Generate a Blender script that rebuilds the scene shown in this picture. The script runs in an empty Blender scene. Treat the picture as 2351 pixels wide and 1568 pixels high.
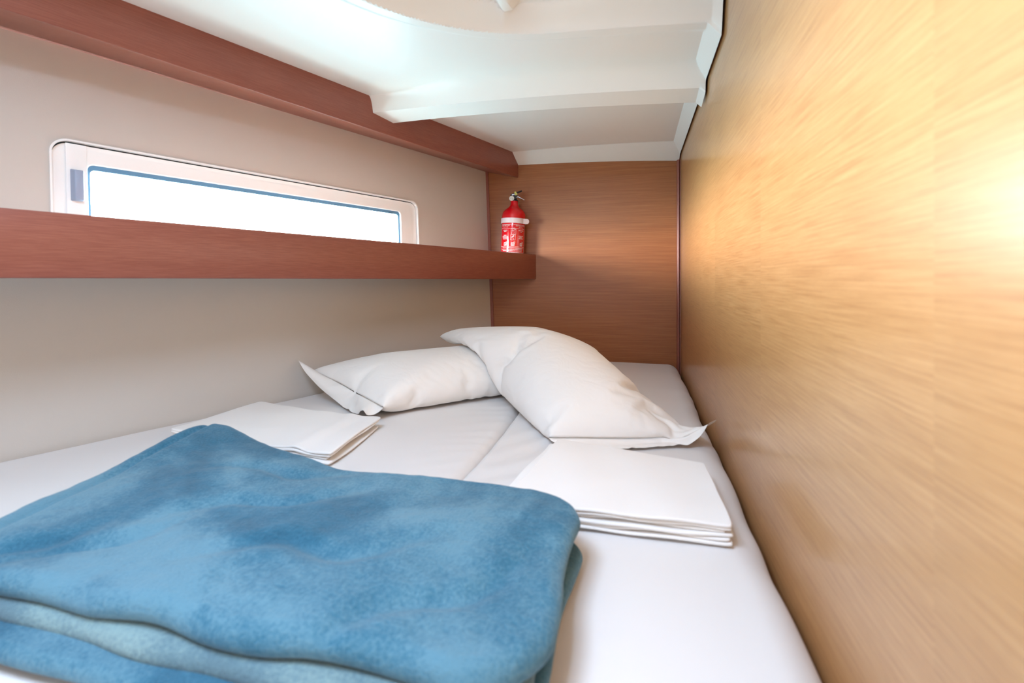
import bpy, bmesh, math, random
from mathutils import Vector, noise, Matrix

# ------------------------------------------------------------------ camera, world, light, exposure
S = 1.3            # metres per layout unit (camera eye is the layout origin)
EYE = 1.10         # eye height above the cabin floor
YAW = math.radians(14.4)
F = 1110.0         # focal length in px of the 2351 px frame
CX, CY = 1175.5, 642.0
sc = bpy.context.scene
col = sc.collection

cam_d = bpy.data.cameras.new('camera')
cam_d.sensor_width = 36.0
cam_d.lens = 36.0 * F / 2351.0
cam_d.shift_y = -(784 - CY) / 2351.0
cam_d.clip_start = 0.01
cam_d.dof.use_dof = True
cam_d.dof.focus_distance = 2.1
cam_d.dof.aperture_fstop = 4.0
cam = bpy.data.objects.new('camera', cam_d)
col.objects.link(cam)
cam.location = (0, 0, EYE)
cam.rotation_euler = (math.radians(90), 0, YAW)
sc.camera = cam

sc.view_settings.view_transform = 'Standard'
sc.view_settings.look = 'None'
sc.view_settings.gamma = 1.0
sc.view_settings.use_curve_mapping = False
sc.view_settings.exposure = -0.08
sc.cycles.use_denoising = True
sc.cycles.max_bounces = 10
sc.cycles.diffuse_bounces = 6
sc.cycles.glossy_bounces = 4
sc.cycles.transparent_max_bounces = 12
sc.cycles.sample_clamp_indirect = 8.0

world = bpy.data.worlds.new('daylight')
sc.world = world
world.use_nodes = True
wnt = world.node_tree
bg = wnt.nodes['Background']
def wmath(op, a, b=None):
    n = wnt.nodes.new('ShaderNodeMath'); n.operation = op
    for i, v in enumerate((a, b)):
        if v is None: continue
        if isinstance(v, (int, float)): n.inputs[i].default_value = v
        else: wnt.links.new(v, n.inputs[i])
    return n.outputs[0]
# bright haze along the horizon, softer sky above, light thrown up from the water below
SKY, HAZE, WATER = 24.0, 145.0, 18.0
wtc = wnt.nodes.new('ShaderNodeTexCoord'); wsp = wnt.nodes.new('ShaderNodeSeparateXYZ')
wnt.links.new(wtc.outputs['Generated'], wsp.inputs[0])
el = wsp.outputs['Z']
lobe = wmath('EXPONENT', wmath('MULTIPLY', wmath('POWER', wmath('DIVIDE', wmath('SUBTRACT', el, 0.06), 0.16), 2.0), -1.0))
up = wmath('GREATER_THAN', el, 0.0)
st = wmath('ADD', wmath('ADD', WATER, wmath('MULTIPLY', up, SKY - WATER)), wmath('MULTIPLY', lobe, HAZE))
wnt.links.new(st, bg.inputs[1])
wmx = wnt.nodes.new('ShaderNodeMix'); wmx.data_type = 'RGBA'
wmx.inputs[6].default_value = (0.52, 0.90, 1.0, 1)
wmx.inputs[7].default_value = (1.0, 0.97, 0.94, 1)
wnt.links.new(lobe, wmx.inputs[0]); wnt.links.new(wmx.outputs[2], bg.inputs[0])

def W(x, y, z):
    return Vector((x * S, y * S, z * S + EYE))

def lamp(name, loc, direction, sx, sy, power, color, portal=False, spread=180):
    l = bpy.data.lights.new(name, 'AREA')
    l.shape = 'RECTANGLE'
    l.size = sx * S
    l.size_y = sy * S
    l.energy = power
    l.color = color
    l.spread = math.radians(spread)
    if portal:
        l.cycles.is_portal = True
    o = bpy.data.objects.new(name, l)
    col.objects.link(o)
    o.location = W(*loc)
    o.rotation_euler = Vector(direction).to_track_quat('-Z', 'Y').to_euler()
    return o

# hull line: X of the hull lining at depth Y, height z
def HX(y, z=0.0):
    return -0.572 - 0.375 * (1.9 - y) - 0.037 * (z + 0.214)
HD = Vector((0.375, 1.0, 0)).normalized()       # along the hull
HN = Vector((1.0, -0.375, 0)).normalized()      # into the cabin

# deck hatch daylight above the viewer; added fill lamp in the unseen doorway behind
lamp('hatch_daylight', (-0.32, 0.10, 0.543), (0, 0, -1), 0.36, 0.36, 24.0, (0.57, 0.75, 1.0))
lamp('doorway_fill', (-0.45, -0.74, 0.12), (0.05, 1, -0.12), 0.50, 0.7, 5.2, (1.0, 0.91, 0.84))
wp = Vector((HX(1.1, .15), 1.1, 0.15)) - HN * 0.05
lamp('window_portal', (wp.x, wp.y, wp.z), tuple(HN), 0.95, 0.20, 1, (1, 1, 1), portal=True)

# ------------------------------------------------------------------ helpers
WLOC = {}

def tag(o, label=None, cat=None, group=None, kind=None):
    if label: o['label'] = label
    if cat: o['category'] = cat
    if group: o['group'] = group
    if kind: o['kind'] = kind
    return o

def empty(name, loc):
    o = bpy.data.objects.new(name, None)
    o.empty_display_size = 0.05
    col.objects.link(o)
    o.location = W(*loc)
    WLOC[o.name] = Vector(o.location)
    return o

def mk(name, verts, faces, mat, parent=None, smooth=True, sharp=None, real=False):
    vs = [v if real else W(*v) for v in verts]
    vs = [Vector(v) for v in vs]
    if parent is not None:
        org = WLOC[parent.name]
    else:
        xs = [v.x for v in vs]; ys = [v.y for v in vs]; zs = [v.z for v in vs]
        org = Vector(((min(xs) + max(xs)) / 2, (min(ys) + max(ys)) / 2, min(zs)))
    me = bpy.data.meshes.new(name)
    me.from_pydata([tuple(v - org) for v in vs], [], faces)
    me.validate()
    bm = bmesh.new(); bm.from_mesh(me)
    bmesh.ops.recalc_face_normals(bm, faces=bm.faces)
    bm.to_mesh(me); bm.free()
    me.materials.append(mat)
    for p in me.polygons: p.use_smooth = smooth
    if sharp: me.set_sharp_from_angle(angle=math.radians(sharp))
    o = bpy.data.objects.new(name, me)
    col.objects.link(o)
    if parent is None:
        o.location = org
    else:
        o.parent = parent
    WLOC[o.name] = org.copy()
    return o

class MB:
    """collects shapes for one mesh (layout units)"""
    def __init__(s): s.v = []; s.f = []
    def add(s, vs, fs):
        n = len(s.v); s.v += [tuple(v) for v in vs]; s.f += [tuple(i + n for i in f) for f in fs]
        return s
    def hexa(s, p):   # p: 8 points bottom 4 (ccw) then top 4
        return s.add(p, [(3, 2, 1, 0), (4, 5, 6, 7), (0, 1, 5, 4), (1, 2, 6, 5), (2, 3, 7, 6), (3, 0, 4, 7)])
    def box(s, x0, x1, y0, y1, z0, z1):
        return s.hexa([(x0, y0, z0), (x1, y0, z0), (x1, y1, z0), (x0, y1, z0),
                       (x0, y0, z1), (x1, y0, z1), (x1, y1, z1), (x0, y1, z1)])
    def build(s, name, mat, parent=None, smooth=False, bevel=0, real=False, sharp=35):
        o = mk(name, s.v, s.f, mat, parent, smooth or bevel > 0, sharp, real)
        if bevel:
            bm = bmesh.new(); bm.from_mesh(o.data)
            bmesh.ops.remove_doubles(bm, verts=bm.verts, dist=1e-6)
            es = [e for e in bm.edges if len(e.link_faces) == 2 and e.calc_face_angle(0) > math.radians(30)]
            bmesh.ops.bevel(bm, geom=es, offset=bevel * S, segments=3, affect='EDGES', profile=0.5, clamp_overlap=True)
            for f in bm.faces: f.smooth = True
            bm.to_mesh(o.data); bm.free()
            o.data.set_sharp_from_angle(angle=math.radians(50))
        return o

def grid_faces(nu, nv, off=0, wrapu=False):
    fs = []
    for i in range(nu if wrapu else nu - 1):
        for j in range(nv - 1):
            a = off + i * nv + j; b = off + ((i + 1) % nu) * nv + j
            fs.append((a, b, b + 1, a + 1))
    return fs

def lathe(mb, prof, seg, frame):
    """prof: [(r, h)], frame: function (x, y, h) -> point"""
    vs = []
    for i in range(seg):
        a = 2 * math.pi * i / seg
        for r, h in prof:
            vs.append(frame(r * math.cos(a), r * math.sin(a), h))
    mb.add(vs, grid_faces(seg, len(prof), 0, True))

def nz(x, y, z=0.0, s=1.0):
    return noise.noise(Vector((x * s, y * s, z * s)))

def sstep(a, b, x):
    t = max(0.0, min(1.0, (x - a) / (b - a)))
    return t * t * (3 - 2 * t)

# ------------------------------------------------------------------ materials
def new_mat(name):
    m = bpy.data.materials.new(name); m.use_nodes = True
    nt = m.node_tree
    return m, nt, nt.nodes['Principled BSDF']

def srgb(r, g, b):
    def c(v):
        v /= 255.0
        return v / 12.92 if v <= 0.04045 else ((v + 0.055) / 1.055) ** 2.4
    return (c(r), c(g), c(b), 1)

def plain(name, color, rough=0.5, metal=0.0, coat=0.0, spec=0.5):
    m, nt, b = new_mat(name)
    b.inputs['Base Color'].default_value = color
    b.inputs['Roughness'].default_value = rough
    b.inputs['Metallic'].default_value = metal
    b.inputs['Coat Weight'].default_value = coat
    b.inputs['Specular IOR Level'].default_value = spec
    return m

def noise_node(nt, scale, detail=4, rough=0.5, vec=None):
    n = nt.nodes.new('ShaderNodeTexNoise')
    n.inputs['Scale'].default_value = scale
    n.inputs['Detail'].default_value = detail
    n.inputs['Roughness'].default_value = rough
    if vec: nt.links.new(vec, n.inputs['Vector'])
    return n

def ramp(nt, fac, stops):
    r = nt.nodes.new('ShaderNodeValToRGB')
    while len(r.color_ramp.elements) < len(stops): r.color_ramp.elements.new(0.5)
    for e, (p, c) in zip(r.color_ramp.elements, stops):
        e.position = p; e.color = c
    nt.links.new(fac, r.inputs[0])
    return r

def math_node(nt, op, a, b=None):
    n = nt.nodes.new('ShaderNodeMath'); n.operation = op
    for i, v in enumerate((a, b)):
        if v is None: continue
        if isinstance(v, (int, float)): n.inputs[i].default_value = v
        else: nt.links.new(v, n.inputs[i])
    return n.outputs[0]

def wood(name, c_lo, c_mid, c_hi, grain='y', ang=0.0, rough=0.35, along=1.2, across=70.0, leaf=None, coat=0.0,
         spec=0.5, bump=0.02, pores=0.5):
    """veneer: streaks run along the grain axis (world y turned by ang, or world x)"""
    m, nt, b = new_mat(name)
    g = nt.nodes.new('ShaderNodeNewGeometry')
    mp = nt.nodes.new('ShaderNodeMapping'); mp.vector_type = 'POINT'
    nt.links.new(g.outputs['Position'], mp.inputs[0])
    mp.inputs['Rotation'].default_value = (0, 0, ang)
    sep = nt.nodes.new('ShaderNodeSeparateXYZ'); nt.links.new(mp.outputs[0], sep.inputs[0])
    if grain == 'y': ga, gb = sep.outputs['Y'], sep.outputs['X']
    else: ga, gb = sep.outputs['X'], sep.outputs['Y']
    gz = sep.outputs['Z']
    leaf_rand = None
    if leaf:
        w, o0 = leaf
        idx = math_node(nt, 'FLOOR', math_node(nt, 'DIVIDE', math_node(nt, 'SUBTRACT', ga, o0), w))
        wn = nt.nodes.new('ShaderNodeTexWhiteNoise'); wn.noise_dimensions = '1D'
        nt.links.new(idx, wn.inputs['W'])
        leaf_rand = wn.outputs['Value']
        gz = math_node(nt, 'ADD', gz, math_node(nt, 'MULTIPLY', leaf_rand, 3.7))
    def vec(sa, sb):
        cmb = nt.nodes.new('ShaderNodeCombineXYZ')
        nt.links.new(math_node(nt, 'MULTIPLY', ga, sa), cmb.inputs[0])
        nt.links.new(math_node(nt, 'MULTIPLY', gb, sb), cmb.inputs[1])
        nt.links.new(math_node(nt, 'MULTIPLY', gz, sb), cmb.inputs[2])
        return cmb.outputs[0]
    n1 = noise_node(nt, 1.0, 5, 0.6, vec(along, across))
    n2 = noise_node(nt, 1.0, 3, 0.6, vec(along * 6, across * 5.5))
    n3 = noise_node(nt, 1.0, 2, 0.5, vec(along * 0.6, across * 0.12))
    s = math_node(nt, 'ADD', math_node(nt, 'MULTIPLY', n1.outputs[0], 0.85), math_node(nt, 'MULTIPLY', n3.outputs[0], 0.15))
    r = ramp(nt, s, [(0.36, c_lo), (0.5, c_mid), (0.64, c_hi)])
    r2 = ramp(nt, n2.outputs[0], [(0.30, (1 - pores * .6, 1 - pores * .7, 1 - pores * .8, 1)), (0.46, (1, 1, 1, 1))])
    mx = nt.nodes.new('ShaderNodeMix'); mx.data_type = 'RGBA'; mx.blend_type = 'MULTIPLY'
    mx.inputs[0].default_value = 1.0
    nt.links.new(r.outputs[0], mx.inputs[6]); nt.links.new(r2.outputs[0], mx.inputs[7])
    out = mx.outputs[2]
    if leaf:
        hsv = nt.nodes.new('ShaderNodeHueSaturation')
        nt.links.new(out, hsv.inputs['Color'])
        nt.links.new(math_node(nt, 'ADD', 0.96, math_node(nt, 'MULTIPLY', leaf_rand, 0.08)), hsv.inputs['Value'])
        out = hsv.outputs[0]
    nt.links.new(out, b.inputs['Base Color'])
    b.inputs['Roughness'].default_value = rough
    b.inputs['Coat Weight'].default_value = coat
    b.inputs['Coat Roughness'].default_value = 0.15
    b.inputs['Specular IOR Level'].default_value = spec
    bp = nt.nodes.new('ShaderNodeBump'); bp.inputs['Strength'].default_value = bump * 5
    bp.inputs['Distance'].default_value = 0.0004
    nt.links.new(n2.outputs[0], bp.inputs['Height']); nt.links.new(bp.outputs[0], b.inputs['Normal'])
    return m

def fabric(name, color, wrinkle=0.0, weave=0.0, rough=0.85, scale=9.0, sheen=0.1):
    m, nt, b = new_mat(name)
    b.inputs['Base Color'].default_value = color
    b.inputs['Roughness'].default_value = rough
    b.inputs['Sheen Weight'].default_value = sheen
    g = nt.nodes.new('ShaderNodeNewGeometry')
    n1 = noise_node(nt, scale, 3, 0.5, g.outputs['Position'])
    n1.inputs['Distortion'].default_value = 1.2
    n2 = noise_node(nt, 900, 2, 0.5, g.outputs['Position'])
    b1 = nt.nodes.new('ShaderNodeBump'); b1.inputs['Strength'].default_value = wrinkle; b1.inputs['Distance'].default_value = 0.01
    b2 = nt.nodes.new('ShaderNodeBump'); b2.inputs['Strength'].default_value = weave; b2.inputs['Distance'].default_value = 0.0005
    nt.links.new(n1.outputs[0], b1.inputs['Height']); nt.links.new(n2.outputs[0], b2.inputs['Height'])
    nt.links.new(b1.outputs[0], b2.inputs['Normal']); nt.links.new(b2.outputs[0], b.inputs['Normal'])
    return m

HANG = math.atan(0.375)
SANG = math.atan(0.329)
M = {}
M['oak'] = wood('light_oak_veneer', srgb(173, 122, 74), srgb(188, 137, 86), srgb(198, 148, 97), 'y', 0, 0.30,
                along=8.0, across=360, leaf=(0.5005, 0.318 * S), spec=0.5, pores=0.32, coat=0.35)
M['bulkhead'] = wood('brown_oak_veneer', srgb(144, 85, 47), srgb(158, 96, 54), srgb(168, 106, 62), 'x', 0, 0.38,
                     along=5.0, across=480, pores=0.2)
M['mahogany'] = wood('red_brown_veneer', srgb(136, 76, 62), srgb(144, 83, 68), srgb(152, 91, 74), 'y', HANG, 0.33,
                     along=6.0, across=480, pores=0.15)
M['gelcoat'] = plain('white_gelcoat', srgb(243, 241, 236), 0.30)
M['lining'] = fabric('hull_lining', srgb(203, 196, 188), 0.0, 0.5, 0.75, sheen=0.0)
M['window_plastic'] = plain('white_window_plastic', srgb(244, 246, 246), 0.3)
M['latch'] = plain('grey_latch_plastic', srgb(150, 165, 190), 0.35)
M['gasket'] = plain('blue_grey_gasket', srgb(88, 132, 165), 0.6)
M['gap_ring'] = plain('dark_gap_ring', srgb(30, 60, 75), 0.6)
M['sheet'] = fabric('fitted_sheet_cotton', srgb(226, 221, 218), 0.12, 0.35, 0.9, 5.0)
M['linen'] = fabric('folded_sheet_cotton', srgb(240, 236, 232), 0.14, 0.3, 0.9, 8.0)
M['pillow'] = fabric('pillowcase_cotton', srgb(240, 235, 230), 0.30, 0.3, 0.9, 11.0)
M['red'] = plain('red_paint', srgb(214, 6, 24), 0.14, 0, 0.5)
M['print'] = plain('white_label_print', srgb(235, 215, 215), 0.4)
M['band'] = plain('translucent_pale_plastic', srgb(236, 214, 214), 0.35)
M['black'] = plain('black_plastic', srgb(22, 22, 28), 0.35)
M['chrome'] = plain('brushed_metal', srgb(190, 190, 200), 0.25, 1.0)
M['yellow'] = plain('yellow_plastic', srgb(222, 220, 120), 0.4)
M['dial'] = plain('gauge_face', srgb(235, 230, 220), 0.3)
M['floor'] = wood('floor_veneer', srgb(110, 70, 45), srgb(130, 85, 55), srgb(140, 95, 62))
M['dark'] = plain('dark_gap', srgb(40, 30, 30), 0.8)

# glass: clear pane with a faint reflection
gm = bpy.data.materials.new('clear_glass'); gm.use_nodes = True
nt = gm.node_tree; nt.nodes.clear()
go = nt.nodes.new('ShaderNodeOutputMaterial'); tr = nt.nodes.new('ShaderNodeBsdfTransparent')
gl = nt.nodes.new('ShaderNodeBsdfGlossy'); gl.inputs['Roughness'].default_value = 0.05
ms = nt.nodes.new('ShaderNodeMixShader'); ms.inputs[0].default_value = 0.06
tr.inputs[0].default_value = (0.95, 0.98, 1, 1)
nt.links.new(tr.outputs[0], ms.inputs[1]); nt.links.new(gl.outputs[0], ms.inputs[2]); nt.links.new(ms.outputs[0], go.inputs[0])
M['glass'] = gm

def plush(name, ca, cb, cc):
    m, nt, b = new_mat(name)
    g = nt.nodes.new('ShaderNodeNewGeometry')
    n1 = noise_node(nt, 3.6, 4, 0.5, g.outputs['Position']); n1.inputs['Distortion'].default_value = 0.8
    n2 = noise_node(nt, 220, 3, 0.7, g.outputs['Position'])
    n3 = noise_node(nt, 26, 3, 0.6, g.outputs['Position'])
    s = math_node(nt, 'ADD', math_node(nt, 'MULTIPLY', n1.outputs[0], 0.72), math_node(nt, 'MULTIPLY', n3.outputs[0], 0.10))
    s = math_node(nt, 'ADD', s, math_node(nt, 'MULTIPLY', n2.outputs[0], 0.26))
    r = ramp(nt, s, [(0.41, srgb(*ca)), (0.52, srgb(*cb)), (0.62, srgb(*cc))])
    nt.links.new(r.outputs[0], b.inputs['Base Color'])
    b.inputs['Roughness'].default_value = 0.9
    b.inputs['Specular IOR Level'].default_value = 0.2
    b.inputs['Sheen Weight'].default_value = 0.3
    b.inputs['Sheen Roughness'].default_value = 0.5
    b.inputs['Sheen Tint'].default_value = (0.75, 0.9, 1, 1)
    bp = nt.nodes.new('ShaderNodeBump'); bp.inputs['Strength'].default_value = 0.7; bp.inputs['Distance'].default_value = 0.003
    nt.links.new(n2.outputs[0], bp.inputs['Height']); nt.links.new(bp.outputs[0], b.inputs['Normal'])
    return m
M['plush'] = plush('blue_plush_fleece', (30, 82, 106), (52, 104, 128), (92, 134, 152))
M['plush_reverse'] = plush('pale_plush_reverse', (78, 104, 118), (96, 124, 134), (128, 154, 156))

# ------------------------------------------------------------------ the shell
YB = 1.90          # bulkhead
XR = 0.160         # right partition
YF = -0.70         # wall behind the viewer
ZM = -0.311        # mattress top
ZFL = -EYE / S     # floor

def struct(o): o['kind'] = 'structure'; return o

# right partition
struct(MB().box(XR, XR + 0.02, YF, YB + 0.02, ZFL, 0.62).build('wall_right', M['oak']))
# bulkhead
struct(MB().box(-0.62, XR, YB, YB + 0.02, ZFL, 0.62).build('wall_back', M['bulkhead']))
# hull lining with the window cut-out (rounded), laid out on the hull plane
WY0, WY1, WZ0, WZ1 = 0.656, 1.528, 0.050, 0.266
WR = 0.028
def hull_pt(y, z, out=0.0):
    p = Vector((HX(y, z), y, z)) - HN * out
    return (p.x, p.y, p.z)
CYH = math.sqrt(1 + 0.375 ** 2)
def rrect(y0, y1, z0, z1, r, n=8):
    pts = []
    ry = r / CYH
    for cx_, cz_, a0 in ((y1 - ry, z1 - r, 0), (y0 + ry, z1 - r, 90), (y0 + ry, z0 + r, 180), (y1 - ry, z0 + r, 270)):
        for k in range(n + 1):
            a = math.radians(a0 + 90.0 * k / n)
            pts.append((cx_ + ry * math.cos(a), cz_ + r * math.sin(a)))
    return pts
def hull_wall():
    inner = rrect(WY0, WY1, WZ0, WZ1, WR)
    Y0, Y1, Z0, Z1 = YF, YB + 0.02, ZFL, 0.62
    # ring of outer points matching the inner ring by angle side
    vs, fs = [], []
    n = len(inner)
    outer = []
    for (y, z) in inner:
        # project to rectangle
        cy, cz = (WY0 + WY1) / 2, (WZ0 + WZ1) / 2
        outer.append(None)
    q = n // 4
    corners = [(Y1, Z1), (Y0, Z1), (Y0, Z0), (Y1, Z0)]
    for ci in range(4):
        cyc, czc = corners[ci]
        for k in range(q):
            f = k / (q - 1)
            y, z = inner[ci * q + k]
            # first half slides on one side, second half on the other
            if ci in (0, 2):
                py = cyc if f < 0.5 else y
                pz = z if f < 0.5 else czc
            else:
                py = y if f < 0.5 else cyc
                pz = czc if f < 0.5 else z
            if abs(f - 0.5) < 0.51 / (q - 1): py, pz = cyc, czc
            outer[ci * q + k] = (py, pz)
    for (y, z) in inner: vs.append(hull_pt(y, z, 0))
    for (y, z) in outer: vs.append(hull_pt(y, z, 0))
    for (y, z) in inner: vs.append(hull_pt(y, z, 0.03))
    for (y, z) in outer: vs.append(hull_pt(y, z, 0.03))
    for i in range(n):
        j = (i + 1) % n
        fs.append((i, j, n + j, n + i))
        fs.append((2 * n + i, 3 * n + i, 3 * n + j, 2 * n + j))
        fs.append((i, 2 * n + i, 2 * n + j, j))
    return mk('wall_left', vs, fs, M['lining'], smooth=False)
struct(hull_wall())
# wall behind the viewer, with the doorway
xl = HX(YF) + 0.0
mb = MB()
mb.box(xl - 0.1, -0.75, YF - 0.02, YF, ZFL, 0.62)
mb.box(-0.15, XR + 0.02, YF - 0.02, YF, ZFL, 0.62)
mb.box(-0.75, -0.15, YF - 0.02, YF, 0.50, 0.62)
mb.box(-0.75, -0.15, YF - 0.02, YF, ZFL, ZM - 0.15)
# added unseen box past the doorway, shutting out the bright surroundings
mb.box(-1.10, 0.20, -1.62, -1.60, ZFL, 0.62); mb.box(-1.12, -1.10, -1.62, YF - .02, ZFL, 0.62); mb.box(0.20, 0.22, -1.62, YF - .02, ZFL, 0.62)
mb.box(-1.12, 0.22, -1.62, YF - .02, 0.62, 0.64); mb.box(-1.12, 0.22, -1.62, YF - .02, ZFL - .02, ZFL)
struct(mb.build('wall_front', M['gelcoat']))
struct(MB().box(-1.75, 0.20, YF - 0.02, YB + 0.02, ZFL - 0.02, ZFL).build('floor', M['floor']))

# corner bead between bulkhead and partition
mb = MB()
def qbead(x0, y0, r, z0, z1, sx=-1, sy=-1, n=8):
    vs = []; 
    prof = [(x0, y0)] + [(x0 + sx * r * math.cos(math.radians(90 * k / n)), y0 + sy * r * math.sin(math.radians(90 * k / n))) for k in range(n + 1)]
    for z in (z0, z1):
        for p in prof: vs.append((p[0], p[1], z))
    m_ = len(prof); fs = [(i, (i + 1) % m_, m_ + (i + 1) % m_, m_ + i) for i in range(m_)]
    fs += [tuple(range(m_)), tuple(range(2 * m_ - 1, m_ - 1, -1))]
    return vs, fs
vs, fs = qbead(XR - 0.0055, YB, 0.0085, -0.45, 0.47)
mb.add(vs, fs)
vs, fs = qbead(XR, YB - 0.0005, 0.0050, -0.45, 0.47)
mb.add(vs, fs)
o = mb.build('trim_1', M['mahogany'], smooth=True); struct(o)
# dark gap strip where the hull lining meets the bulkhead
mb = MB(); xa = HX(YB, 0)
mb.hexa([(HX(YB, -.4) - .01, YB - .006, -.4), (HX(YB, -.4) + .010, YB - .006, -.4), (HX(YB, -.4) + .010, YB, -.4), (HX(YB, -.4) - .01, YB, -.4),
         (HX(YB, .45) - .01, YB - .006, .45), (HX(YB, .45) + .008, YB - .006, .45), (HX(YB, .45) + .008, YB, .45), (HX(YB, .45) - .01, YB, .45)])
struct(mb.build('trim_2', M['mahogany']))

# ---- moulded headliner as one surface
def FX(y): return -0.461 - 0.342 * (1.9 - y)           # face of the upper beam
def ceil_z(x, y):
    z = 0.5065 - 0.052 * (x + 0.45) ** 2
    base = z
    # rounded recess around the hatch
    d1 = 0.972 - y - 0.012 * (0.13 - x) / 0.4
    d2 = 0.94 * (x + 0.477) - 0.345 * (y - 0.771)
    r = 0.22
    a, b = r - d1, r - d2
    d = r - math.hypot(a, b) if (a > 0 and b > 0) else min(d1, d2)
    # slight rolled lip, then wall of the recess
    z -= 0.0035 * sstep(-0.040, -0.030, d) * (1 - sstep(-0.004, 0.0, d))
    up = 0.050 * sstep(-0.002, 0.018, d)
    z += up
    # moulded boss hanging in the recess
    if y < 0.96:
        e = 1 - sstep(0.925, 0.948, y)
        z -= 0.022 * e * math.exp(-((x + 0.247) / 0.018) ** 4)
    # side cove along the partition
    cove = base - max(0.0, x - 0.128) * 1.05
    if d > -0.002: cove = z - max(0.0, x - 0.138) * 1.3
    # bulkhead cove
    yc = 1.855 - (x + 0.45) * 0.112
    cb = base - 0.045 * max(0.0, (y - yc)) / (YB - yc) if y > yc else 9
    # rib
    zr = base - 0.0435
    yr0 = 1.180 - 0.055 * sstep(-0.66, -0.40, x)
    if y < 1.195: rib = base - 0.0435 * max(0.0, (y - yr0) / (1.195 - yr0)) ** 2.4 if y > yr0 else 9
    elif y < 1.265: rib = zr - 0.009 * (y - 1.195) / 0.07
    else: rib = zr - 0.009 + (y - 1.265) * 5.8
    if 1.115 < y < 1.30:
        rib -= max(0.0, x - 0.142) * 0.9 if y > 1.19 else 0
    z = min(z, cove, cb, rib)
    return z
ys = []
def seg(a, b, n): 
    global ys
    ys += [a + (b - a) * i / n for i in range(n)]
seg(YF, 0.30, 40); seg(0.30, 0.94, 150); seg(0.94, 1.0, 30); seg(1.0, 1.115, 12); seg(1.115, 1.195, 30)
seg(1.195, 1.265, 10); seg(1.265, 1.2745, 4); seg(1.2745, 1.78, 30); seg(1.78, YB - 0.001, 40); ys.append(YB - 0.001)
NXc = 240
vs = []
for y in ys:
    x0 = FX(y) - 0.05
    for i in range(NXc + 1):
        t = i / NXc
        x = x0 + (0.128 - x0) * t * 1.0 if i < NXc - 12 else None
        if x is None:
            xq = x0 + (0.128 - x0) * (NXc - 13) / NXc
            k = (i - (NXc - 13)) / 13.0
            # finish exactly at 0.128 then the cove
            x = 0.128 if k < 0.08 else 0.128 + (0.155 - 0.128) * (k - 1 / 13) / (12 / 13)
        vs.append((x, y, ceil_z(x, y)))
    vs.append((0.155, y, ceil_z(0.155, y) + 0.02))
o = mk('ceiling', vs, grid_faces(len(ys), NXc + 2), M['gelcoat'], sharp=24)
struct(o)
# closed deck above the liner
struct(MB().box(-1.75, 0.20, YF - 0.02, YB + 0.02, 0.62, 0.64).build('ceiling', M['gelcoat']))

# ---- upper beam along the hull (solid trim)
mb = MB()
def beam_sec(y):
    fx = FX(y)
    return [(HX(y, 0.445) - 0.01, y, 0.4445), (fx, y, 0.412), (fx, y, 0.60), (HX(y, 0.60) - 0.01, y, 0.60)]
a = beam_sec(YF); b = beam_sec(YB)
mb.hexa([a[0], a[1], b[1], b[0], a[3], a[2], b[2], b[3]])
o = mb.build('trim_3', M['mahogany'], bevel=0.0022); struct(o)

# ---- window (frame, reveal lip, gasket, pane, latch)
win = empty('window_1', hull_pt((WY0 + WY1) / 2, WZ0)); struct(win)
def ring(mb, ra, rb, oa, ob):
    """surface between two rounded-rect rings at outward depths oa, ob"""
    n = len(ra)
    vs = [hull_pt(y, z, oa) for y, z in ra] + [hull_pt(y, z, ob) for y, z in rb]
    mb.add(vs, [(i, (i + 1) % n, n + (i + 1) % n, n + i) for i in range(n)])
lipA = rrect(WY0 - .001, WY1 + .001, WZ0 - .001, WZ1 + .001, WR)
lipB = rrect(WY0 + .002, WY1 - .002, WZ0 + .002, WZ1 - .0022, WR - .0015)
mb = MB()
ring(mb, lipA, lipA, 0.0, -0.004); ring(mb, lipA, lipB, -0.004, -0.004); ring(mb, lipB, lipB, -0.004, 0.010)
mb.build('window_lip', M['window_plastic'], win, sharp=40)
GY0, GY1, GZ0, GZ1 = 0.706, 1.462, 0.060, 0.2275
gA = rrect(WY0 + .0035, WY1 - .0035, WZ0 + .004, WZ1 - .0052, WR - .003)
gB = rrect(GY0, GY1, GZ0, GZ1, 0.012)
gC = rrect(GY0 + .002, GY1 - .002, GZ0 + .002, GZ1 - .002, 0.011)
mb = MB()
mid = rrect(WY0 + .024, WY1 - .022, WZ0 + .012, WZ1 - .016, WR - .008)
ring(mb, gA, gA, 0.012, 0.006); ring(mb, gA, mid, 0.006, 0.006); ring(mb, mid, mid, 0.006, 0.0045); ring(mb, mid, gB, 0.0045, 0.0045)
ring(mb, gB, gC, 0.0045, 0.006); ring(mb, gC, gC, 0.006, 0.018)
fr = mb.build('window_frame', M['window_plastic'], win, sharp=40)
gD = rrect(GY0 + .007, GY1 - .007, GZ0 + .006, GZ1 - .0110, 0.009)
mb = MB(); ring(mb, gC, gD, 0.009, 0.011); ring(mb, gD, gD, 0.011, 0.018)
mb.build('gasket', M['gasket'], win, sharp=40)
mb = MB(); ring(mb, rrect(WY0 - .004, WY1 + .004, WZ0 - .004, WZ1 + .004, WR + .003), gB, 0.012, 0.0125)  # dark ring added to stop light leaking in and darken the gap
mb.build('gap_ring', M['gap_ring'], win, sharp=40)
mb = MB()
mb.hexa([hull_pt(.6775, WZ0 + .006, .004), hull_pt(.7065, WZ0 + .006, .004), hull_pt(.7065, WZ0 + .006, .0015), hull_pt(.6775, WZ0 + .006, .0015),
         hull_pt(.6775, WZ1 - .0055, .004), hull_pt(.7065, WZ1 - .0055, .004), hull_pt(.7065, WZ1 - .0055, .0015), hull_pt(.6775, WZ1 - .0055, .0015)])
mb.build('cover_plate', M['window_plastic'], win, bevel=0.0006)
n = len(gC)
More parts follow.
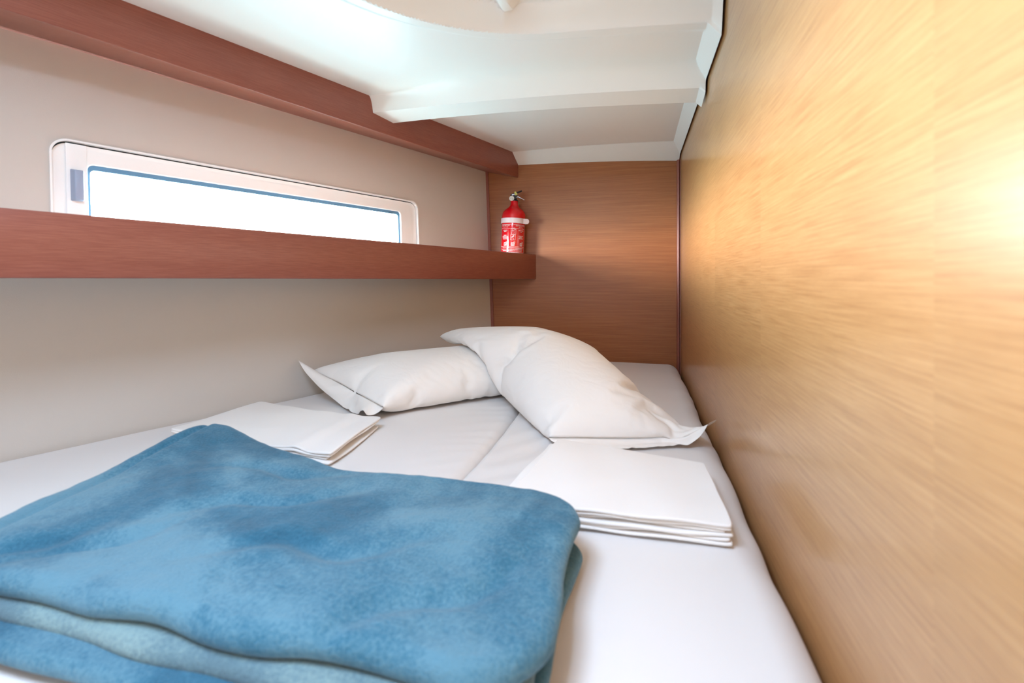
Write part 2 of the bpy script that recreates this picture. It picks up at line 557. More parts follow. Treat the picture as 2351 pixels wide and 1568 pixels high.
mb = MB(); mb.add([hull_pt(y, z, 0.0185) for y, z in gC] + [hull_pt(y, z, 0.0215) for y, z in gC],
                  [tuple(range(n)), tuple(range(2 * n - 1, n - 1, -1))] + [(i, (i + 1) % n, n + (i + 1) % n, n + i) for i in range(n)])
mb.build('pane', M['glass'], win, smooth=False)
mb = MB()
LY = 0.682
mb.hexa([hull_pt(LY, .150, .005), hull_pt(LY + .018, .150, .005), hull_pt(LY + .017, .152, -.012), hull_pt(LY + .004, .152, -.012),
         hull_pt(LY, .212, .005), hull_pt(LY + .018, .212, .005), hull_pt(LY + .017, .209, -.012), hull_pt(LY + .004, .209, -.012)])
mb.build('latch', M['latch'], win, bevel=0.002)

# ---- deck hatch in the recess above the viewer
hatch = empty('window_2', (-0.32, 0.10, 0.53)); struct(hatch)
mb = MB()
hx0, hx1, hy0, hy1, hw = -0.53, -0.11, -0.11, 0.31, 0.026
for a in ((hx0, hx1, hy0, hy0 + hw), (hx0, hx1, hy1 - hw, hy1), (hx0, hx0 + hw, hy0 + hw, hy1 - hw), (hx1 - hw, hx1, hy0 + hw, hy1 - hw)):
    mb.box(a[0], a[1], a[2], a[3], 0.534, 0.560)
mb.build('window_frame', M['window_plastic'], hatch, bevel=0.002)
mb = MB().box(hx0 + hw, hx1 - hw, hy0 + hw, hy1 - hw, 0.5445, 0.5475)
mb.build('pane', M['glass'], hatch)

# ---- shelf along the hull: board and upright fiddle in one unit
shelf = empty('shelf', (-0.8, 1.0, 0.0))
tag(shelf, 'long red-brown wooden shelf along the hull below the window, with a high front rail', 'shelf')
def SX(y): return -0.388 - 0.329 * (1.9 - y)
Y0s, Y1s = YF + 0.001, YB - 0.0005
mb = MB()
mb.hexa([(HX(Y0s, 0) + .0005, Y0s, .006), (SX(Y0s) - .011, Y0s, .006), (SX(Y1s) - .011, Y1s, .006), (HX(Y1s, 0) + .0005, Y1s, .006),
         (HX(Y0s, 0) + .0005, Y0s, .022), (SX(Y0s) - .011, Y0s, .022), (SX(Y1s) - .011, Y1s, .022), (HX(Y1s, 0) + .0005, Y1s, .022)])
mb.build('shelf_board', M['lining'], shelf)  # pale top chosen for the neutral light it bounces up to the window
mb = MB()
mb.hexa([(SX(Y0s) - .011, Y0s, .002), (SX(Y0s), Y0s, .002), (SX(Y1s), Y1s, .002), (SX(Y1s) - .011, Y1s, .002),
         (SX(Y0s) - .011, Y0s, .1005), (SX(Y0s), Y0s, .1005), (SX(Y1s), Y1s, .1005), (SX(Y1s) - .011, Y1s, .1005)])
mb.build('shelf_rail', M['mahogany'], shelf, bevel=0.0025)

# ------------------------------------------------------------------ mattress: two cushions
def cushion(name, xl, xr, ylo, yhi, top, bottom, rl, rr, rb, wr, label):
    """xl, xr: functions of y; rounded top edges"""
    nx, ny = 120, 220
    def warp(t, n=0.12):   # denser near both ends
        return 0.5 - 0.5 * math.cos(math.pi * t) if False else t + 0.0
    us = sorted(set([i / nx for i in range(nx + 1)] + [i / nx / 12 for i in range(12)] + [1 - i / nx / 12 for i in range(12)]
                    + [(i / 14) * 0.14 for i in range(28)] + [1 - (i / 14) * 0.14 for i in range(28)]))
    vsl = sorted(set([i / ny for i in range(ny + 1)] + [1 - (i / 30) * 0.05 for i in range(31)]))
    vs = []
    nu = len(us)
    for v in vsl:
        y = ylo + (yhi - ylo) * v
        a, b = xl(y), xr(y)
        for i, u in enumerate(us):
            x = a + (b - a) * u
            dz = 0
            for d, r in ((x - a, rl), (b - x, rr), (yhi - y, rb), (y - ylo, 0.04)):
                d = max(d, 0.0)
                if d < r: dz -= r - math.sqrt(max(0, r * r - (r - d) ** 2))
            vs.append((x, y, top + max(dz, -0.10) + wr(x, y, x - a, b - x)))
    nv = len(vsl)
    fs = []
    for j in range(nv - 1):
        for i in range(nu - 1):
            p = j * nu + i
            fs.append((p, p + 1, p + nu + 1, p + nu))
    # skirt
    border = [i for i in range(nu)] + [j * nu + nu - 1 for j in range(1, nv)] + [(nv - 1) * nu + i for i in range(nu - 2, -1, -1)] + [j * nu for j in range(nv - 2, 0, -1)]
    base = len(vs)
    for b_ in border:
        x, y, _ = vs[b_]; vs.append((x, y, bottom))
    nb = len(border)
    for k in range(nb):
        l = (k + 1) % nb
        fs.append((border[k], base + k, base + l, border[l]))
    fs.append(tuple(base + k for k in range(nb)))
    o = mk(name, vs, fs, M['sheet'])
    tag(o, label, 'mattress')
    return o
SEAM = -0.270
def wr_left(x, y, dl, dr):
    w = 0.0012 * nz(x, y, 0, 7)
    # pull wrinkles running in from the seam
    k = math.exp(-dr / 0.07)
    w += 0.0016 * k * math.sin(130 * (y + 0.55 * dr) + 3 * nz(x, y, 5, 9)) * sstep(0.55, 0.9, y)
    w -= 0.004 * math.exp(-dr / 0.035)
    return w
def wr_right(x, y, dl, dr):
    w = 0.0012 * nz(x, y, 3, 7)
    k = math.exp(-((dl - 0.09) / 0.07) ** 2)
    w += 0.0022 * k * math.sin(70 * (y - 0.9 * dl) + 2.5 * nz(x, y, 8, 6)) * sstep(0.5, 0.8, y)
    k2 = math.exp(-dr / 0.03)
    w += 0.003 * k2 * math.sin(40 * y + 3 * nz(x, y, 2, 5))
    return w
def seam(y): return SEAM + 0.004 * math.sin(9 * y)
cushion('mattress', lambda y: HX(y, -.42) + 0.001, lambda y: seam(y) - .0005, YF + 0.02, YB - 0.004, ZM, -0.42, 0.012, 0.022, 0.03, wr_left,
        'left mattress cushion under a white fitted sheet, along the hull')
cushion('mattress', lambda y: seam(y) + .0005, lambda y: XR - 0.0035 - 0.004 * (0.5 + 0.5 * math.sin(11 * y + 1)), YF + 0.02, YB - 0.004, ZM, -0.42, 0.016, 0.045, 0.035, wr_right,
        'right mattress cushion under a white fitted sheet, along the light oak partition')
# berth base under the cushions
mb = MB()
mb.hexa([(HX(YF + .01, ZFL) + .004, YF + .01, ZFL), (XR - .003, YF + .01, ZFL), (XR - .003, YB - .003, ZFL), (HX(YB, ZFL) + .004, YB - .003, ZFL),
         (HX(YF + .01, -.43) + .004, YF + .01, -.4205), (XR - .003, YF + .01, -.4205), (XR - .003, YB - .003, -.4205), (HX(YB, -.43) + .002, YB - .003, -.4205)])
tag(mb.build('berth_base', M['bulkhead']), 'wooden berth base carrying the two mattress cushions', 'bed base')

# ------------------------------------------------------------------ soft slab (folded textiles)
def slab(mb, quad, zmid, thick, r, R=0.03, nu=90, nv=60, wob=0.0, seed=0.0, push=None, topfn=None, botfn=None):
    """quad: 4 plan corners (far-left, far-right, near-right, near-left); rounded edges radius r, plan corner radius R"""
    A, B, C, D = [Vector((q[0], q[1])) for q in quad]
    Lu = ((B - A).length + (C - D).length) / 2; Lv = ((D - A).length + (C - B).length) / 2
    def dens(n, L):
        k = max(5, int(n * 0.14))
        e = min(0.45, r / L)
        s = [e * (1 - math.cos(math.pi / 2 * i / k)) for i in range(k)]
        m_ = n - 2 * k
        return s + [e + (1 - 2 * e) * i / m_ for i in range(m_ + 1)] + [1 - q for q in reversed(s)]
    U, V = dens(nu, Lu), dens(nv, Lv)
    top, bot = [], []
    for u in U:
        for v in V:
            du = min(u, 1 - u) * Lu; dv = min(v, 1 - v) * Lv
            uu, vv = u, v
            if du < R and dv < R:
                a, b = (R - du) / R, (R - dv) / R
                l = math.hypot(a, b); m_ = max(a, b); k = m_ / l
                du2, dv2 = R - a * k * R, R - b * k * R
                d = R * (1 - m_)
                uu = du2 / Lu if u < .5 else 1 - du2 / Lu
                vv = dv2 / Lv if v < .5 else 1 - dv2 / Lv
            else: d = min(du, dv)
            p = A * (1 - uu) * (1 - vv) + B * uu * (1 - vv) + C * uu * vv + D * (1 - uu) * vv
            x, y = p.x, p.y
            if wob:
                x += wob * nz(uu * Lu, vv * Lv, seed, 9) ; y += wob * nz(uu * Lu, vv * Lv, seed + 7, 9)
            if push: x, y = push(x, y, uu, vv)
            e = math.sqrt(max(0.0, 1 - (1 - min(d / r, 1.0)) ** 2))
            zc = zmid(x, y, uu, vv)
            th = thick(uu, vv) if callable(thick) else thick
            zt = zc + th / 2 * e + (topfn(x, y, uu, vv) * e if topfn else 0)
            zb = zc - th / 2 * e + (botfn(x, y, uu, vv) * e if botfn else 0)
            top.append((x, y, zt)); bot.append((x, y, zb))
    n = len(mb.v); nU, nV = len(U), len(V)
    idx = {}
    vs = list(top); 
    bi = []
    for i in range(nU):
        for j in range(nV):
            if i in (0, nU - 1) or j in (0, nV - 1): bi.append(i * nV + j)
            else:
                bi.append(len(vs)); vs.append(bot[i * nV + j])
    fs = grid_faces(nU, nV)
    for i in range(nU - 1):
        for j in range(nV - 1):
            fs.append((bi[i * nV + j], bi[i * nV + j + 1], bi[(i + 1) * nV + j + 1], bi[(i + 1) * nV + j]))
    mb.add(vs, fs)

# ---- folded white sheets
def folded_sheet(name, quad, zb, layers, label, seed, lift=None, offs=None):
    mb = MB()
    t = 0.0042
    for k in range(layers):
        A, B, C, D = [Vector(q) for q in quad]
        o_ = offs[k % len(offs)] if offs else (0, 0, 0, 0)
        # inset of far, right, near, left edges
        e1 = (B - A).normalized(); e2 = (A - D).normalized()
        A2 = A + e1 * o_[3] - e2 * o_[0]; B2 = B - e1 * o_[1] - e2 * o_[0]
        C2 = C - e1 * o_[1] + e2 * o_[2]; D2 = D + e1 * o_[3] + e2 * o_[2]
        def zm(x, y, u, v, k=k):
            z = zb + t * (k + .5) * 1.06
            z += 0.0022 * k / layers * nz(x, y, seed + k * .25, 14)
            z += 0.0008 * math.sin(60 * x + 20 * y + k)
            if lift: z += lift(x, y, u, v) * k / layers
            return z
        slab(mb, [tuple(A2), tuple(B2), tuple(C2), tuple(D2)], zm, t * 0.96, t * 0.5, R=0.006, nu=70, nv=50, wob=0.007, seed=seed + k * 3)
    o = mb.build(name, M['linen'], smooth=True, sharp=None)
    tag(o, label, 'bed sheet', 'folded sheets on the mattress')
    return o
folded_sheet('folded_sheet', [(-0.145, 0.853), (0.104, 0.790), (0.108, 0.600), (-0.180, 0.596)], ZM + 0.0035, 6,
             'folded white bed sheet beside the oak partition, in front of the right pillow', 1.0,
             offs=[(0, 0, 0, 0), (.004, .004, .003, .008), (0, .001, .001, .016), (.002, .006, .004, -.004), (.001, .002, .002, .02), (0, 0, 0, .012)])
folded_sheet('folded_sheet', [(-0.865, 0.965), (-0.515, 0.905), (-0.490, 0.700), (-0.880, 0.745)], ZM + 0.0035, 4,
             'folded white bed sheet beside the hull lining, partly under the blue blanket', 5.0,
             lift=lambda x, y, u, v: 0.006 * math.exp(-((u - .80) / .05) ** 2) + 0.006 * math.exp(-((1 - u) / .1) ** 2),
             offs=[(0, 0, 0, 0), (.003, .012, .003, .004), (0, .004, .001, .002), (.0, .0, .0, .0)])

# ------------------------------------------------------------------ blue blanket
def bz(x, y):
    return 0.007 * nz(x, y, 0.3, 7) + 0.003 * nz(x, y, 4.3, 18)
mb = MB()
qt = [(-0.702, 0.662), (-0.056, 0.584), (-0.060, 0.298), (-0.655, 0.294)]
def far_dip(x, y, u, v):
    if u > .72 and v < .4: y -= 0.030 * ((u - .72) / .28) ** 2 * (1 - v / .4)
    return x - 0.012 * math.sin(math.pi * v) * (1 - u), y - 0.026 * math.exp(-((x + 0.38) / 0.13) ** 2) * (1 - v) ** 2
def topmid(x, y, u, v):
    z = -0.267 + bz(x, y)
    z += 0.026 * math.exp(-(((u) / .15) ** 2 + ((v) / .3) ** 2))        # corner raised over the folded sheet
    z -= 0.006 * math.exp(-((x + .38) / .12) ** 2 - (v / .3) ** 2)
    return z
def creases(x, y, u, v):
    z = 0.0012 * nz(x, y, 1, 60)
    for (cx_, cy_, a, L_, h_) in ((-.42, .47, .5, .09, .006), (-.52, .36, .9, .07, .007), (-.58, .34, 1.2, .05, .006), (-.30, .40, .3, .10, .005), (-.16, .36, .8, .09, .005), (-.47, .55, .2, .08, .005)):
        dx, dy = x - cx_, y - cy_
        p = dx * math.cos(a) + dy * math.sin(a); q = -dx * math.sin(a) + dy * math.cos(a) + 0.012 * math.sin(p * 40)
        z -= 1.5 * h_ * math.exp(-(p / L_) ** 2 - (q / .012) ** 2)
    du = u * 0.62
    z -= 0.0070 * math.exp(-((du - .028) / .0045) ** 2)
    return z
slab(mb, qt, topmid, 0.026, 0.015, R=0.06, nu=190, nv=130, wob=0.01, seed=2, push=far_dip, topfn=creases)
qb = [(-0.690, 0.655), (-0.060, 0.574), (-0.064, 0.268), (-0.660, 0.266)]
slab(mb, qb, lambda x, y, u, v: ZM + 0.0095 + 0.003, 0.017, 0.009, R=0.05, nu=120, nv=80, wob=0.008, seed=12, push=far_dip)
blanket = mb.build('blanket', M['plush'], smooth=True, sharp=None)
tag(blanket, 'thick blue plush blanket folded in layers on the near end of the mattress', 'blanket')
mb = MB()
qm = [(-0.680, 0.640), (-0.068, 0.570), (-0.070, 0.282), (-0.640, 0.292)]
slab(mb, qm, lambda x, y, u, v: -0.2875 + 0.5 * bz(x, y), 0.020, 0.010, R=0.05, nu=120, nv=80, wob=0.008, seed=8, push=far_dip)
o = mb.build('inner_fold', M['plush_reverse'], blanket, smooth=True, sharp=None); o['label'] = 'pale grey-blue reverse side'

# ------------------------------------------------------------------ pillows
PLATFORM = []
PRESS = 10.5
PRES_RES = 0.0115
def collider(me_or_obj, thick=0.003):
    m = me_or_obj.modifiers.new('collision', 'COLLISION')
    me_or_obj.collision.thickness_outer = thick
    me_or_obj.collision.cloth_friction = 30
    me_or_obj.collision.damping = 0.3
    return m
def temp_plane(name, pts):
    me = bpy.data.meshes.new(name); me.from_pydata([tuple(W(*p)) for p in pts], [], [tuple(range(len(pts)))])
    o = bpy.data.objects.new(name, me); col.objects.link(o)
    collider(o); PLATFORM.append(o); return o
def sim_pillow(label, Q, flange, frames, pressure, obstacles, grav=1.0, res=None, seed=1, pins=(0, 0)):
    res = res or PRES_RES
    """C centre (units), ex / ey: axes (long, short), L B in metres. Two sewn layers are filled and settled under gravity."""
    QA, QB, QC, QD = [W(*q) for q in Q]
    L = ((QB - QA).length + (QC - QD).length) / 2; B = ((QD - QA).length + (QC - QB).length) / 2
    ez = (QB - QA).cross(QD - QA).normalized()
    flip = ez.z < 0
    if flip: ez = -ez
    def at(u, v): return QA * (1 - u) * (1 - v) + QB * u * (1 - v) + QC * u * v + QD * (1 - u) * v
    nu, nv = int(L / res), int(B / res)
    vs, idx = [], {}
    def rc(u, v):     # slightly rounded corners
        return u, v
    for side in (1, -1):
        for i in range(nu + 1):
            for j in range(nv + 1):
                border = i in (0, nu) or j in (0, nv)
                if side == -1 and border: idx[(side, i, j)] = idx[(1, i, j)]; continue
                x = (i / nu - .5) * L; y = (j / nv - .5) * B
                z = 0 if border else side * 0.006 * (1 + 0.5 * nz(x, y, seed, 8))
                idx[(side, i, j)] = len(vs); vs.append(at(i / nu, j / nv) + ez * z)
    fs = []
    for side in (1, -1):
        for i in range(nu):
            for j in range(nv):
                q = [idx[(side, i, j)], idx[(side, i + 1, j)], idx[(side, i + 1, j + 1)], idx[(side, i, j + 1)]]
                fs.append(tuple(q if (side == 1) != flip else q[::-1]))
    nbody = len(vs)
    fl = int(flange / res)
    prev = [idx[(1, nu, j)] for j in range(nv + 1)]
    for k in range(1, fl + 1):
        cur = []
        for j in range(nv + 1):
            cur.append(len(vs)); vs.append(at(1 + k * res / L, j / nv) + ez * (0.014 * k / fl * math.sin(math.pi * 7 * j / nv + 2.2 * math.sin(5.0 * j / nv))))
        for j in range(nv): fs.append((prev[j], cur[j], cur[j + 1], prev[j + 1]))
        prev = cur
    me = bpy.data.meshes.new('pillow'); me.from_pydata([tuple(v) for v in vs], [], fs)
    ob = bpy.data.objects.new('pillow', me); col.objects.link(ob)
    g = ob.vertex_groups.new(name='filled'); g.add(list(range(nbody)), 1.0, 'REPLACE')
    pn = ob.vertex_groups.new(name='held')
    if pins[0]: pn.add(prev[:2], 1.0, 'REPLACE')
    if pins[1]: pn.add(prev[-2:], 1.0, 'REPLACE')
    cm = ob.modifiers.new('cloth', 'CLOTH'); st = cm.settings
    if any(pins): st.vertex_group_mass = 'held'; cs = cm.collision_settings
    st.quality = 7; st.mass = 0.06 * (res / 0.0115) ** 2; st.air_damping = 3.0
    st.tension_stiffness = 20; st.compression_stiffness = 12; st.shear_stiffness = 8; st.bending_stiffness = 0.015
    st.tension_damping = 8; st.compression_damping = 8; st.shear_damping = 8; st.bending_damping = 0.5
    st.use_pressure = True; st.uniform_pressure_force = pressure; st.vertex_group_pressure = 'filled'
    st.effector_weights.gravity = grav
    cs.use_collision = True; cs.distance_min = 0.004; cs.collision_quality = 3; cs.use_self_collision = False
    cm.point_cache.frame_start = 1; cm.point_cache.frame_end = frames
    for f in range(1, frames + 1): sc.frame_set(f)
    dg = bpy.context.evaluated_depsgraph_get()
    ev = ob.evaluated_get(dg)
    co = [ob.matrix_world @ v.co for v in ev.data.vertices]
    co = [Vector((min(c.x, XR * S - 0.004), c.y, max(c.z, PLATFORM_Z * S + EYE + 0.001))) for c in co]
    nb = [[] for _ in co]
    for f in fs:
        for q in range(4): nb[f[q]].append(f[(q + 1) % 4]); nb[f[q]].append(f[q - 1])
    for i, c in enumerate(co):          # pull in any vertex left hanging away from its neighbours
        m_ = sum((co[k] for k in nb[i]), Vector()) / len(nb[i])
        if (c - m_).length > 1.3 * res: co[i] = m_
    bpy.data.objects.remove(ob)
    sc.frame_set(1)
    o = mk('pillow', [tuple(c) for c in co], fs, M['pillow'], real=True)
    ss = o.modifiers.new('soft', 'SUBSURF'); ss.levels = 1; ss.render_levels = 1
    tag(o, label, 'pillow', 'white pillows')
    return o
sc.gravity = (0, 0, -9.81)
PLATFORM_Z = ZM + 0.001
temp_plane('temp_bed', [(-1.6, .2, PLATFORM_Z), (.4, .2, PLATFORM_Z), (.4, 2.1, PLATFORM_Z), (-1.6, 2.1, PLATFORM_Z)])
temp_plane('temp_side', [(XR - .002, 0, -.6), (XR - .002, 2.2, -.6), (XR - .002, 2.2, .5), (XR - .002, 0, .5)])
temp_plane('temp_hull', [(HX(0, 0) + .004, 0, -.6), (HX(2.1, 0) + .004, 2.1, -.6), (HX(2.1, 0) + .004, 2.1, .5), (HX(0, 0) + .004, 0, .5)])
import time as _t
_t0 = _t.time()
pl = sim_pillow('white pillow lying flat by the hull lining, its right end under the other pillow',
                [(-0.13, 1.37, -.262), (-0.530, 0.958, -.288), (-0.832, 1.125, -.222), (-0.44, 1.53, -.255)], 0.066, 40, PRESS * 1.25, [], seed=3, pins=(1, 1))
collider(pl, 0.004)
pr = sim_pillow('white pillow lying diagonally across the other pillow, its near corner against the oak partition',
                [(-0.635, 1.365, -.060), (-0.172, 0.890, -.288), (0.128, 0.982, -.255), (-0.14, 1.455, -.100)], 0.052, 48, PRESS, [], seed=6, pins=(1, 1))
print('PILLOW SIM', _t.time() - _t0, [tuple(round(c, 3) for c in (min(v.co.z for v in o.data.vertices), max(v.co.z for v in o.data.vertices))) for o in (pl, pr)])
for m_ in list(pl.modifiers):
    if m_.type == 'COLLISION': pl.modifiers.remove(m_)
for o_ in PLATFORM: bpy.data.objects.remove(o_)

# ------------------------------------------------------------------ fire extinguisher
def P_depth(px, py, t):
    u, v = (px - CX) / F, (CY - py) / F
    d = Vector((-math.sin(YAW), math.cos(YAW), 0)); r = Vector((math.cos(YAW), math.sin(YAW), 0))
    return (d + r * u + Vector((0, 0, v))) * t
EXT_T = 1.908
ext_base = P_depth(1174, 629, EXT_T)
ext_base.z = 0.0225
ext = empty('fire_extinguisher', tuple(ext_base))
tag(ext, 'small red fire extinguisher with a pale strap, standing on the shelf by the bulkhead', 'fire extinguisher')
R_ = Vector((math.cos(YAW), math.sin(YAW), 0)); D_ = Vector((-math.sin(YAW), math.cos(YAW), 0))
UPv = (Vector((0, 0, 1)) + R_ * 0.042).normalized()
RX = (R_ - UPv * R_.dot(UPv)).normalized(); DY = UPv.cross(RX)
def ef(x, y, h):       # x right, y away from the viewer, h up  (units)
    p = ext_base + RX * x + DY * y + UPv * h
    return (p.x, p.y, p.z)
ER = 0.0465
prof = [(0, .0020), (ER - .004, .0020), (ER - .001, .004), (ER, .008), (ER, .228), (ER - .0010, .236), (ER - .0035, .243), (ER - .009, .250),
        (ER - .019, .258), (ER - .026, .264), (ER - .0300, .270), (.0148, .277), (.0146, .2865), (0, .287)]
mb = MB(); lathe(mb, prof, 64, ef)
body = mb.build('cylinder_body', M['red'], ext, smooth=True, sharp=50)
def arc_patch(mb, a0, a1, h0, h1, r, n=None):
    n = n or max(2, int(abs(a1 - a0) / 3))
    vs = []
    for k in range(n + 1):
        a = math.radians(a0 + (a1 - a0) * k / n)
        for h in (h0, h1): vs.append(ef(r * math.sin(a), -r * math.cos(a), h))
    mb.add(vs, grid_faces(n + 1, 2))
# strap round the body, its tail standing off to the right
SH = 0.2065
mb = MB(); vs = []
for k in range(73):
    a = math.radians(360 * k / 72)
    for rr, h in ((ER + .0003, SH - .010), (ER + .0028, SH - .0095), (ER + .0028, SH + .0095), (ER + .0003, SH + .010)):
        vs.append(ef(rr * math.sin(a), -rr * math.cos(a), h))
mb.add(vs, grid_faces(73, 4))
band = mb.build('strap', M['band'], ext, smooth=True, sharp=40)
mb = MB(); vs = []; prof2 = []
for k in range(25):
    x = .014 + .0465 * k / 24
    xe = ER * .80
    y = -math.sqrt((ER + .0045) ** 2 - min(x, xe) ** 2) + max(0, x - xe) * .35
    hw = .0100 * math.sqrt(max(0, 1 - max(0, (x - .0525) / .0082) ** 2))
    prof2.append((x, y, max(hw, .0008)))
for dy in (0, -.0018):
    for x, y, hw in prof2:
        vs.append(ef(x, y + dy, SH - .001 - hw)); vs.append(ef(x, y + dy, SH - .001 + hw))
n = 25; fs = []
for s_ in (0, 1):
    for k in range(n - 1):
        a = s_ * 2 * n + 2 * k; fs.append((a, a + 1, a + 3, a + 2))
for k in range(n - 1):
    for e_ in (0, 1):
        a = 2 * k + e_; fs.append((a, a + 2, a + 2 + 2 * n, a + 2 * n))
fs.append((0, 1, 2 * n + 1, 2 * n)); fs.append((2 * n - 2, 2 * n - 1, 4 * n - 1, 4 * n - 2))
mb.add(vs, fs)
tail = mb.build('strap_tail', M['band'], band, smooth=False)
# label print
mb = MB()
def rect(a0, a1, h0, h1): arc_patch(mb, a0, a1, h0, h1, ER + .0004, n=max(2, int(abs(a1 - a0) / 2)))
def frame_(a0, a1, h0, h1, w=.0012, aw=1.4):
    rect(a0, a1, h0, h0 + w); rect(a0, a1, h1 - w, h1); rect(a0, a0 + aw, h0, h1); rect(a1 - aw, a1, h0, h1)
frame_(-70, 68, .030, .191)
rect(-70, 68, .174, .1750)
frame_(-10, 14, .152, .1735, .0010, 1.3); frame_(-12, 12, .130, .1510, .0010, 1.3)
rng = random.Random(4)
rect(-70, 68, .1045, .1055)
for cx_, hs, ws in ((-41, (.1665, .1620, .1470, .1425, .1380, .1330), (24, 15, 16, 34, 32, 24)), (42, (.1665, .1615, .1450, .1405, .1355), (30, 8, 26, 18, 26))):
    for h, w in zip(hs, ws):
        a = cx_ - w / 2
        while a < cx_ + w / 2:
            l = rng.uniform(1.4, 3.0); rect(a, min(a + l, cx_ + w / 2), h, h + .0028); a += l + .8
for h in (.0985, .0930, .0875, .0815, .0755, .0695, .0630, .057, .051, .045, .039):
    a = -60 + rng.uniform(0, 12); e = 58 - rng.uniform(0, 14)
    while a < e:
        l = rng.uniform(1.4, 5.0); rect(a, a + l, h, h + .0026); a += l + .9
def stroke(pts, w=.0009):
    for (a0, h0), (a1, h1) in zip(pts[:-1], pts[1:]):
        nseg = 4; vs = []
        dx, dh = (a1 - a0) * ER * math.pi / 180, h1 - h0
        L = math.hypot(dx, dh) or 1; ox, oh = -dh / L * w, dx / L * w
        for k in range(nseg + 1):
            f = k / nseg; a = a0 + (a1 - a0) * f; h = h0 + dh * f
            for sgn in (-.5, .5):
                aa = math.radians(a + math.degrees(ox * sgn / ER)); vs.append(ef((ER + .0004) * math.sin(aa), -(ER + .0004) * math.cos(aa), h + oh * sgn))
        mb.add(vs, grid_faces(nseg + 1, 2))
# pictograms: hand on lever, hose and flame; three fire-class tiles with a small badge each
stroke([(-7, .1665), (-2, .1705), (3, .1665), (8, .1700)]); stroke([(-2, .1705), (-5, .1620), (-6, .1540)]); stroke([(3, .1665), (5, .160), (4, .1540)]); stroke([(6, .1712), (12, .1716)])
stroke([(-7, .140), (-2, .144), (5, .1485)], .0026); stroke([(-2, .1405), (6, .146)], .0018); stroke([(-6, .1325), (-3, .138), (3, .138), (5, .1345), (1, .1320)])
for a0 in (-46, -8, 36):
    frame_(a0, a0 + 17, .1080, .1205, .0028, 3.6)
    stroke([(a0 + 6, .1110), (a0 + 9, .1170), (a0 + 12, .1115), (a0 + 6, .1110)], .0016)
    frame_(a0 + 12, a0 + 20, .1185, .1250, .0012, 1.6)
mb.build('label', M['print'], body, smooth=False)
def label_text(txt, a_c, h, size):
    cu = bpy.data.curves.new('lettering', 'FONT'); cu.body = txt; cu.size = size; cu.align_x = 'CENTER'
    ob = bpy.data.objects.new('lettering_source', cu); col.objects.link(ob)
    dg = bpy.context.evaluated_depsgraph_get(); dg.update()
    me = bpy.data.meshes.new_from_object(ob.evaluated_get(dg))
    vs = []
    for v in me.vertices:
        a = math.radians(a_c) + v.co.x / ER
        vs.append(ef((ER + .0006) * math.sin(a), -(ER + .0006) * math.cos(a), h + v.co.y))
    fs = [tuple(p.vertices) for p in me.polygons]
    bpy.data.objects.remove(ob); bpy.data.curves.remove(cu); bpy.data.meshes.remove(me)
    return vs, fs
mb = MB()
for txt, a, h, sz in (('EXTINTOR', -40, .1840, .0075), ('EXTINGUISHER', 40, .1840, .0066), ('POLVO ABC', -40, .1785, .0046), ('ABC Powder', 42, .1785, .0044), ('1 KG', 2, .1755, .0040)):
    vs, fs = label_text(txt, a, h, sz); mb.add(vs, fs)
mb.build('label_lettering', M['print'], body, smooth=False)
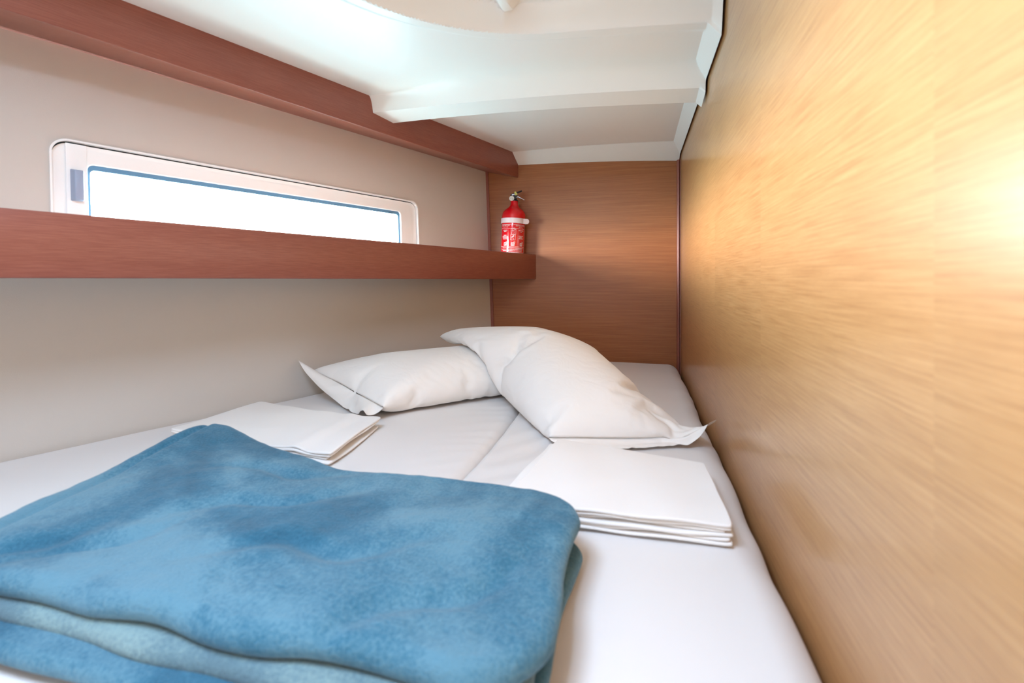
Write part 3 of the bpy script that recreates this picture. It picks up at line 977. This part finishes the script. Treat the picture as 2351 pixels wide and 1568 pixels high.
# valve head
mb = MB(); lathe(mb, [(0, .2865), (.0150, .2865), (.0150, .2900), (.0085, .2950), (.0080, .3070), (0, .3080)], 32, ef)
mb.hexa([ef(-.017, -.008, .295), ef(.004, -.008, .295), ef(.004, .008, .295), ef(-.017, .008, .295),
         ef(-.017, -.008, .3085), ef(.012, -.008, .3100), ef(.012, .008, .3100), ef(-.017, .008, .3085)])
head = mb.build('valve_head', M['black'], ext, sharp=40)
def tilt_box(mb, p0, p1, w0, w1, th):
    (x0, h0), (x1, h1) = p0, p1
    dx, dh = x1 - x0, h1 - h0; L = math.hypot(dx, dh); nx_, nh = -dh / L * th / 2, dx / L * th / 2
    mb.hexa([ef(x0 - nx_, -w0, h0 - nh), ef(x1 - nx_, -w1, h1 - nh), ef(x1 - nx_, w1, h1 - nh), ef(x0 - nx_, w0, h0 - nh),
             ef(x0 + nx_, -w0, h0 + nh), ef(x1 + nx_, -w1, h1 + nh), ef(x1 + nx_, w1, h1 + nh), ef(x0 + nx_, w0, h0 + nh)])
mb = MB(); tilt_box(mb, (-.0155, .3100), (.003, .3170), .007, .008, .0060); tilt_box(mb, (.002, .3170), (.0275, .3290), .008, .006, .0050)
mb.build('squeeze_lever', M['black'], ext, bevel=0.0012)
mb = MB(); tilt_box(mb, (.004, .3045), (.015, .3045), .006, .006, .0070); tilt_box(mb, (.014, .3050), (.0400, .2925), .006, .005, .0034)
mb.build('carry_handle', M['chrome'], ext, bevel=0.0008)
mb = MB(); tilt_box(mb, (-.0110, .3105), (.004, .3140), .0090, .0090, .0055)
mb.build('lever_plate', M['chrome'], ext, bevel=0.0005)
def gf(cx_, ch, y0):
    return lambda x, y, h: ef(cx_ + x, y0 - h, ch + y)
mb = MB(); lathe(mb, [(0, 0), (.0100, 0), (.0100, .0045), (.0092, .006), (.0085, .006), (.0083, .005), (0, .005)], 32, gf(-.0110, .2960, -.008))
ga = mb.build('pressure_gauge', M['dial'], ext, smooth=True, sharp=40)
mb = MB(); mb.hexa([ef(-.0160, -.0132, .2960), ef(-.0125, -.0132, .2960), ef(-.0125, -.0140, .2960), ef(-.0160, -.0140, .2960),
                    ef(-.0160, -.0132, .2972), ef(-.0125, -.0132, .2972), ef(-.0125, -.0140, .2972), ef(-.0160, -.0140, .2972)])
mb.hexa([ef(-.0080, -.0132, .2920), ef(-.0068, -.0132, .2920), ef(-.0068, -.0140, .2920), ef(-.0080, -.0140, .2920),
         ef(-.0066, -.0132, .2985), ef(-.0056, -.0132, .2985), ef(-.0056, -.0140, .2985), ef(-.0066, -.0140, .2985)])
mb.build('needle', M['black'], ga)
mb = MB(); lathe(mb, [(.0014, 0), (.0052, 0), (.0056, .002), (.0050, .0035), (.0014, .0035)], 24, gf(.0050, .3140, -.0092))
lathe(mb, [(0, 0), (.0034, 0), (.0036, .002), (0, .003)], 20, gf(.0020, .3200, -.0092))
mb.build('safety_pin', M['yellow'], ext, smooth=True, sharp=40)
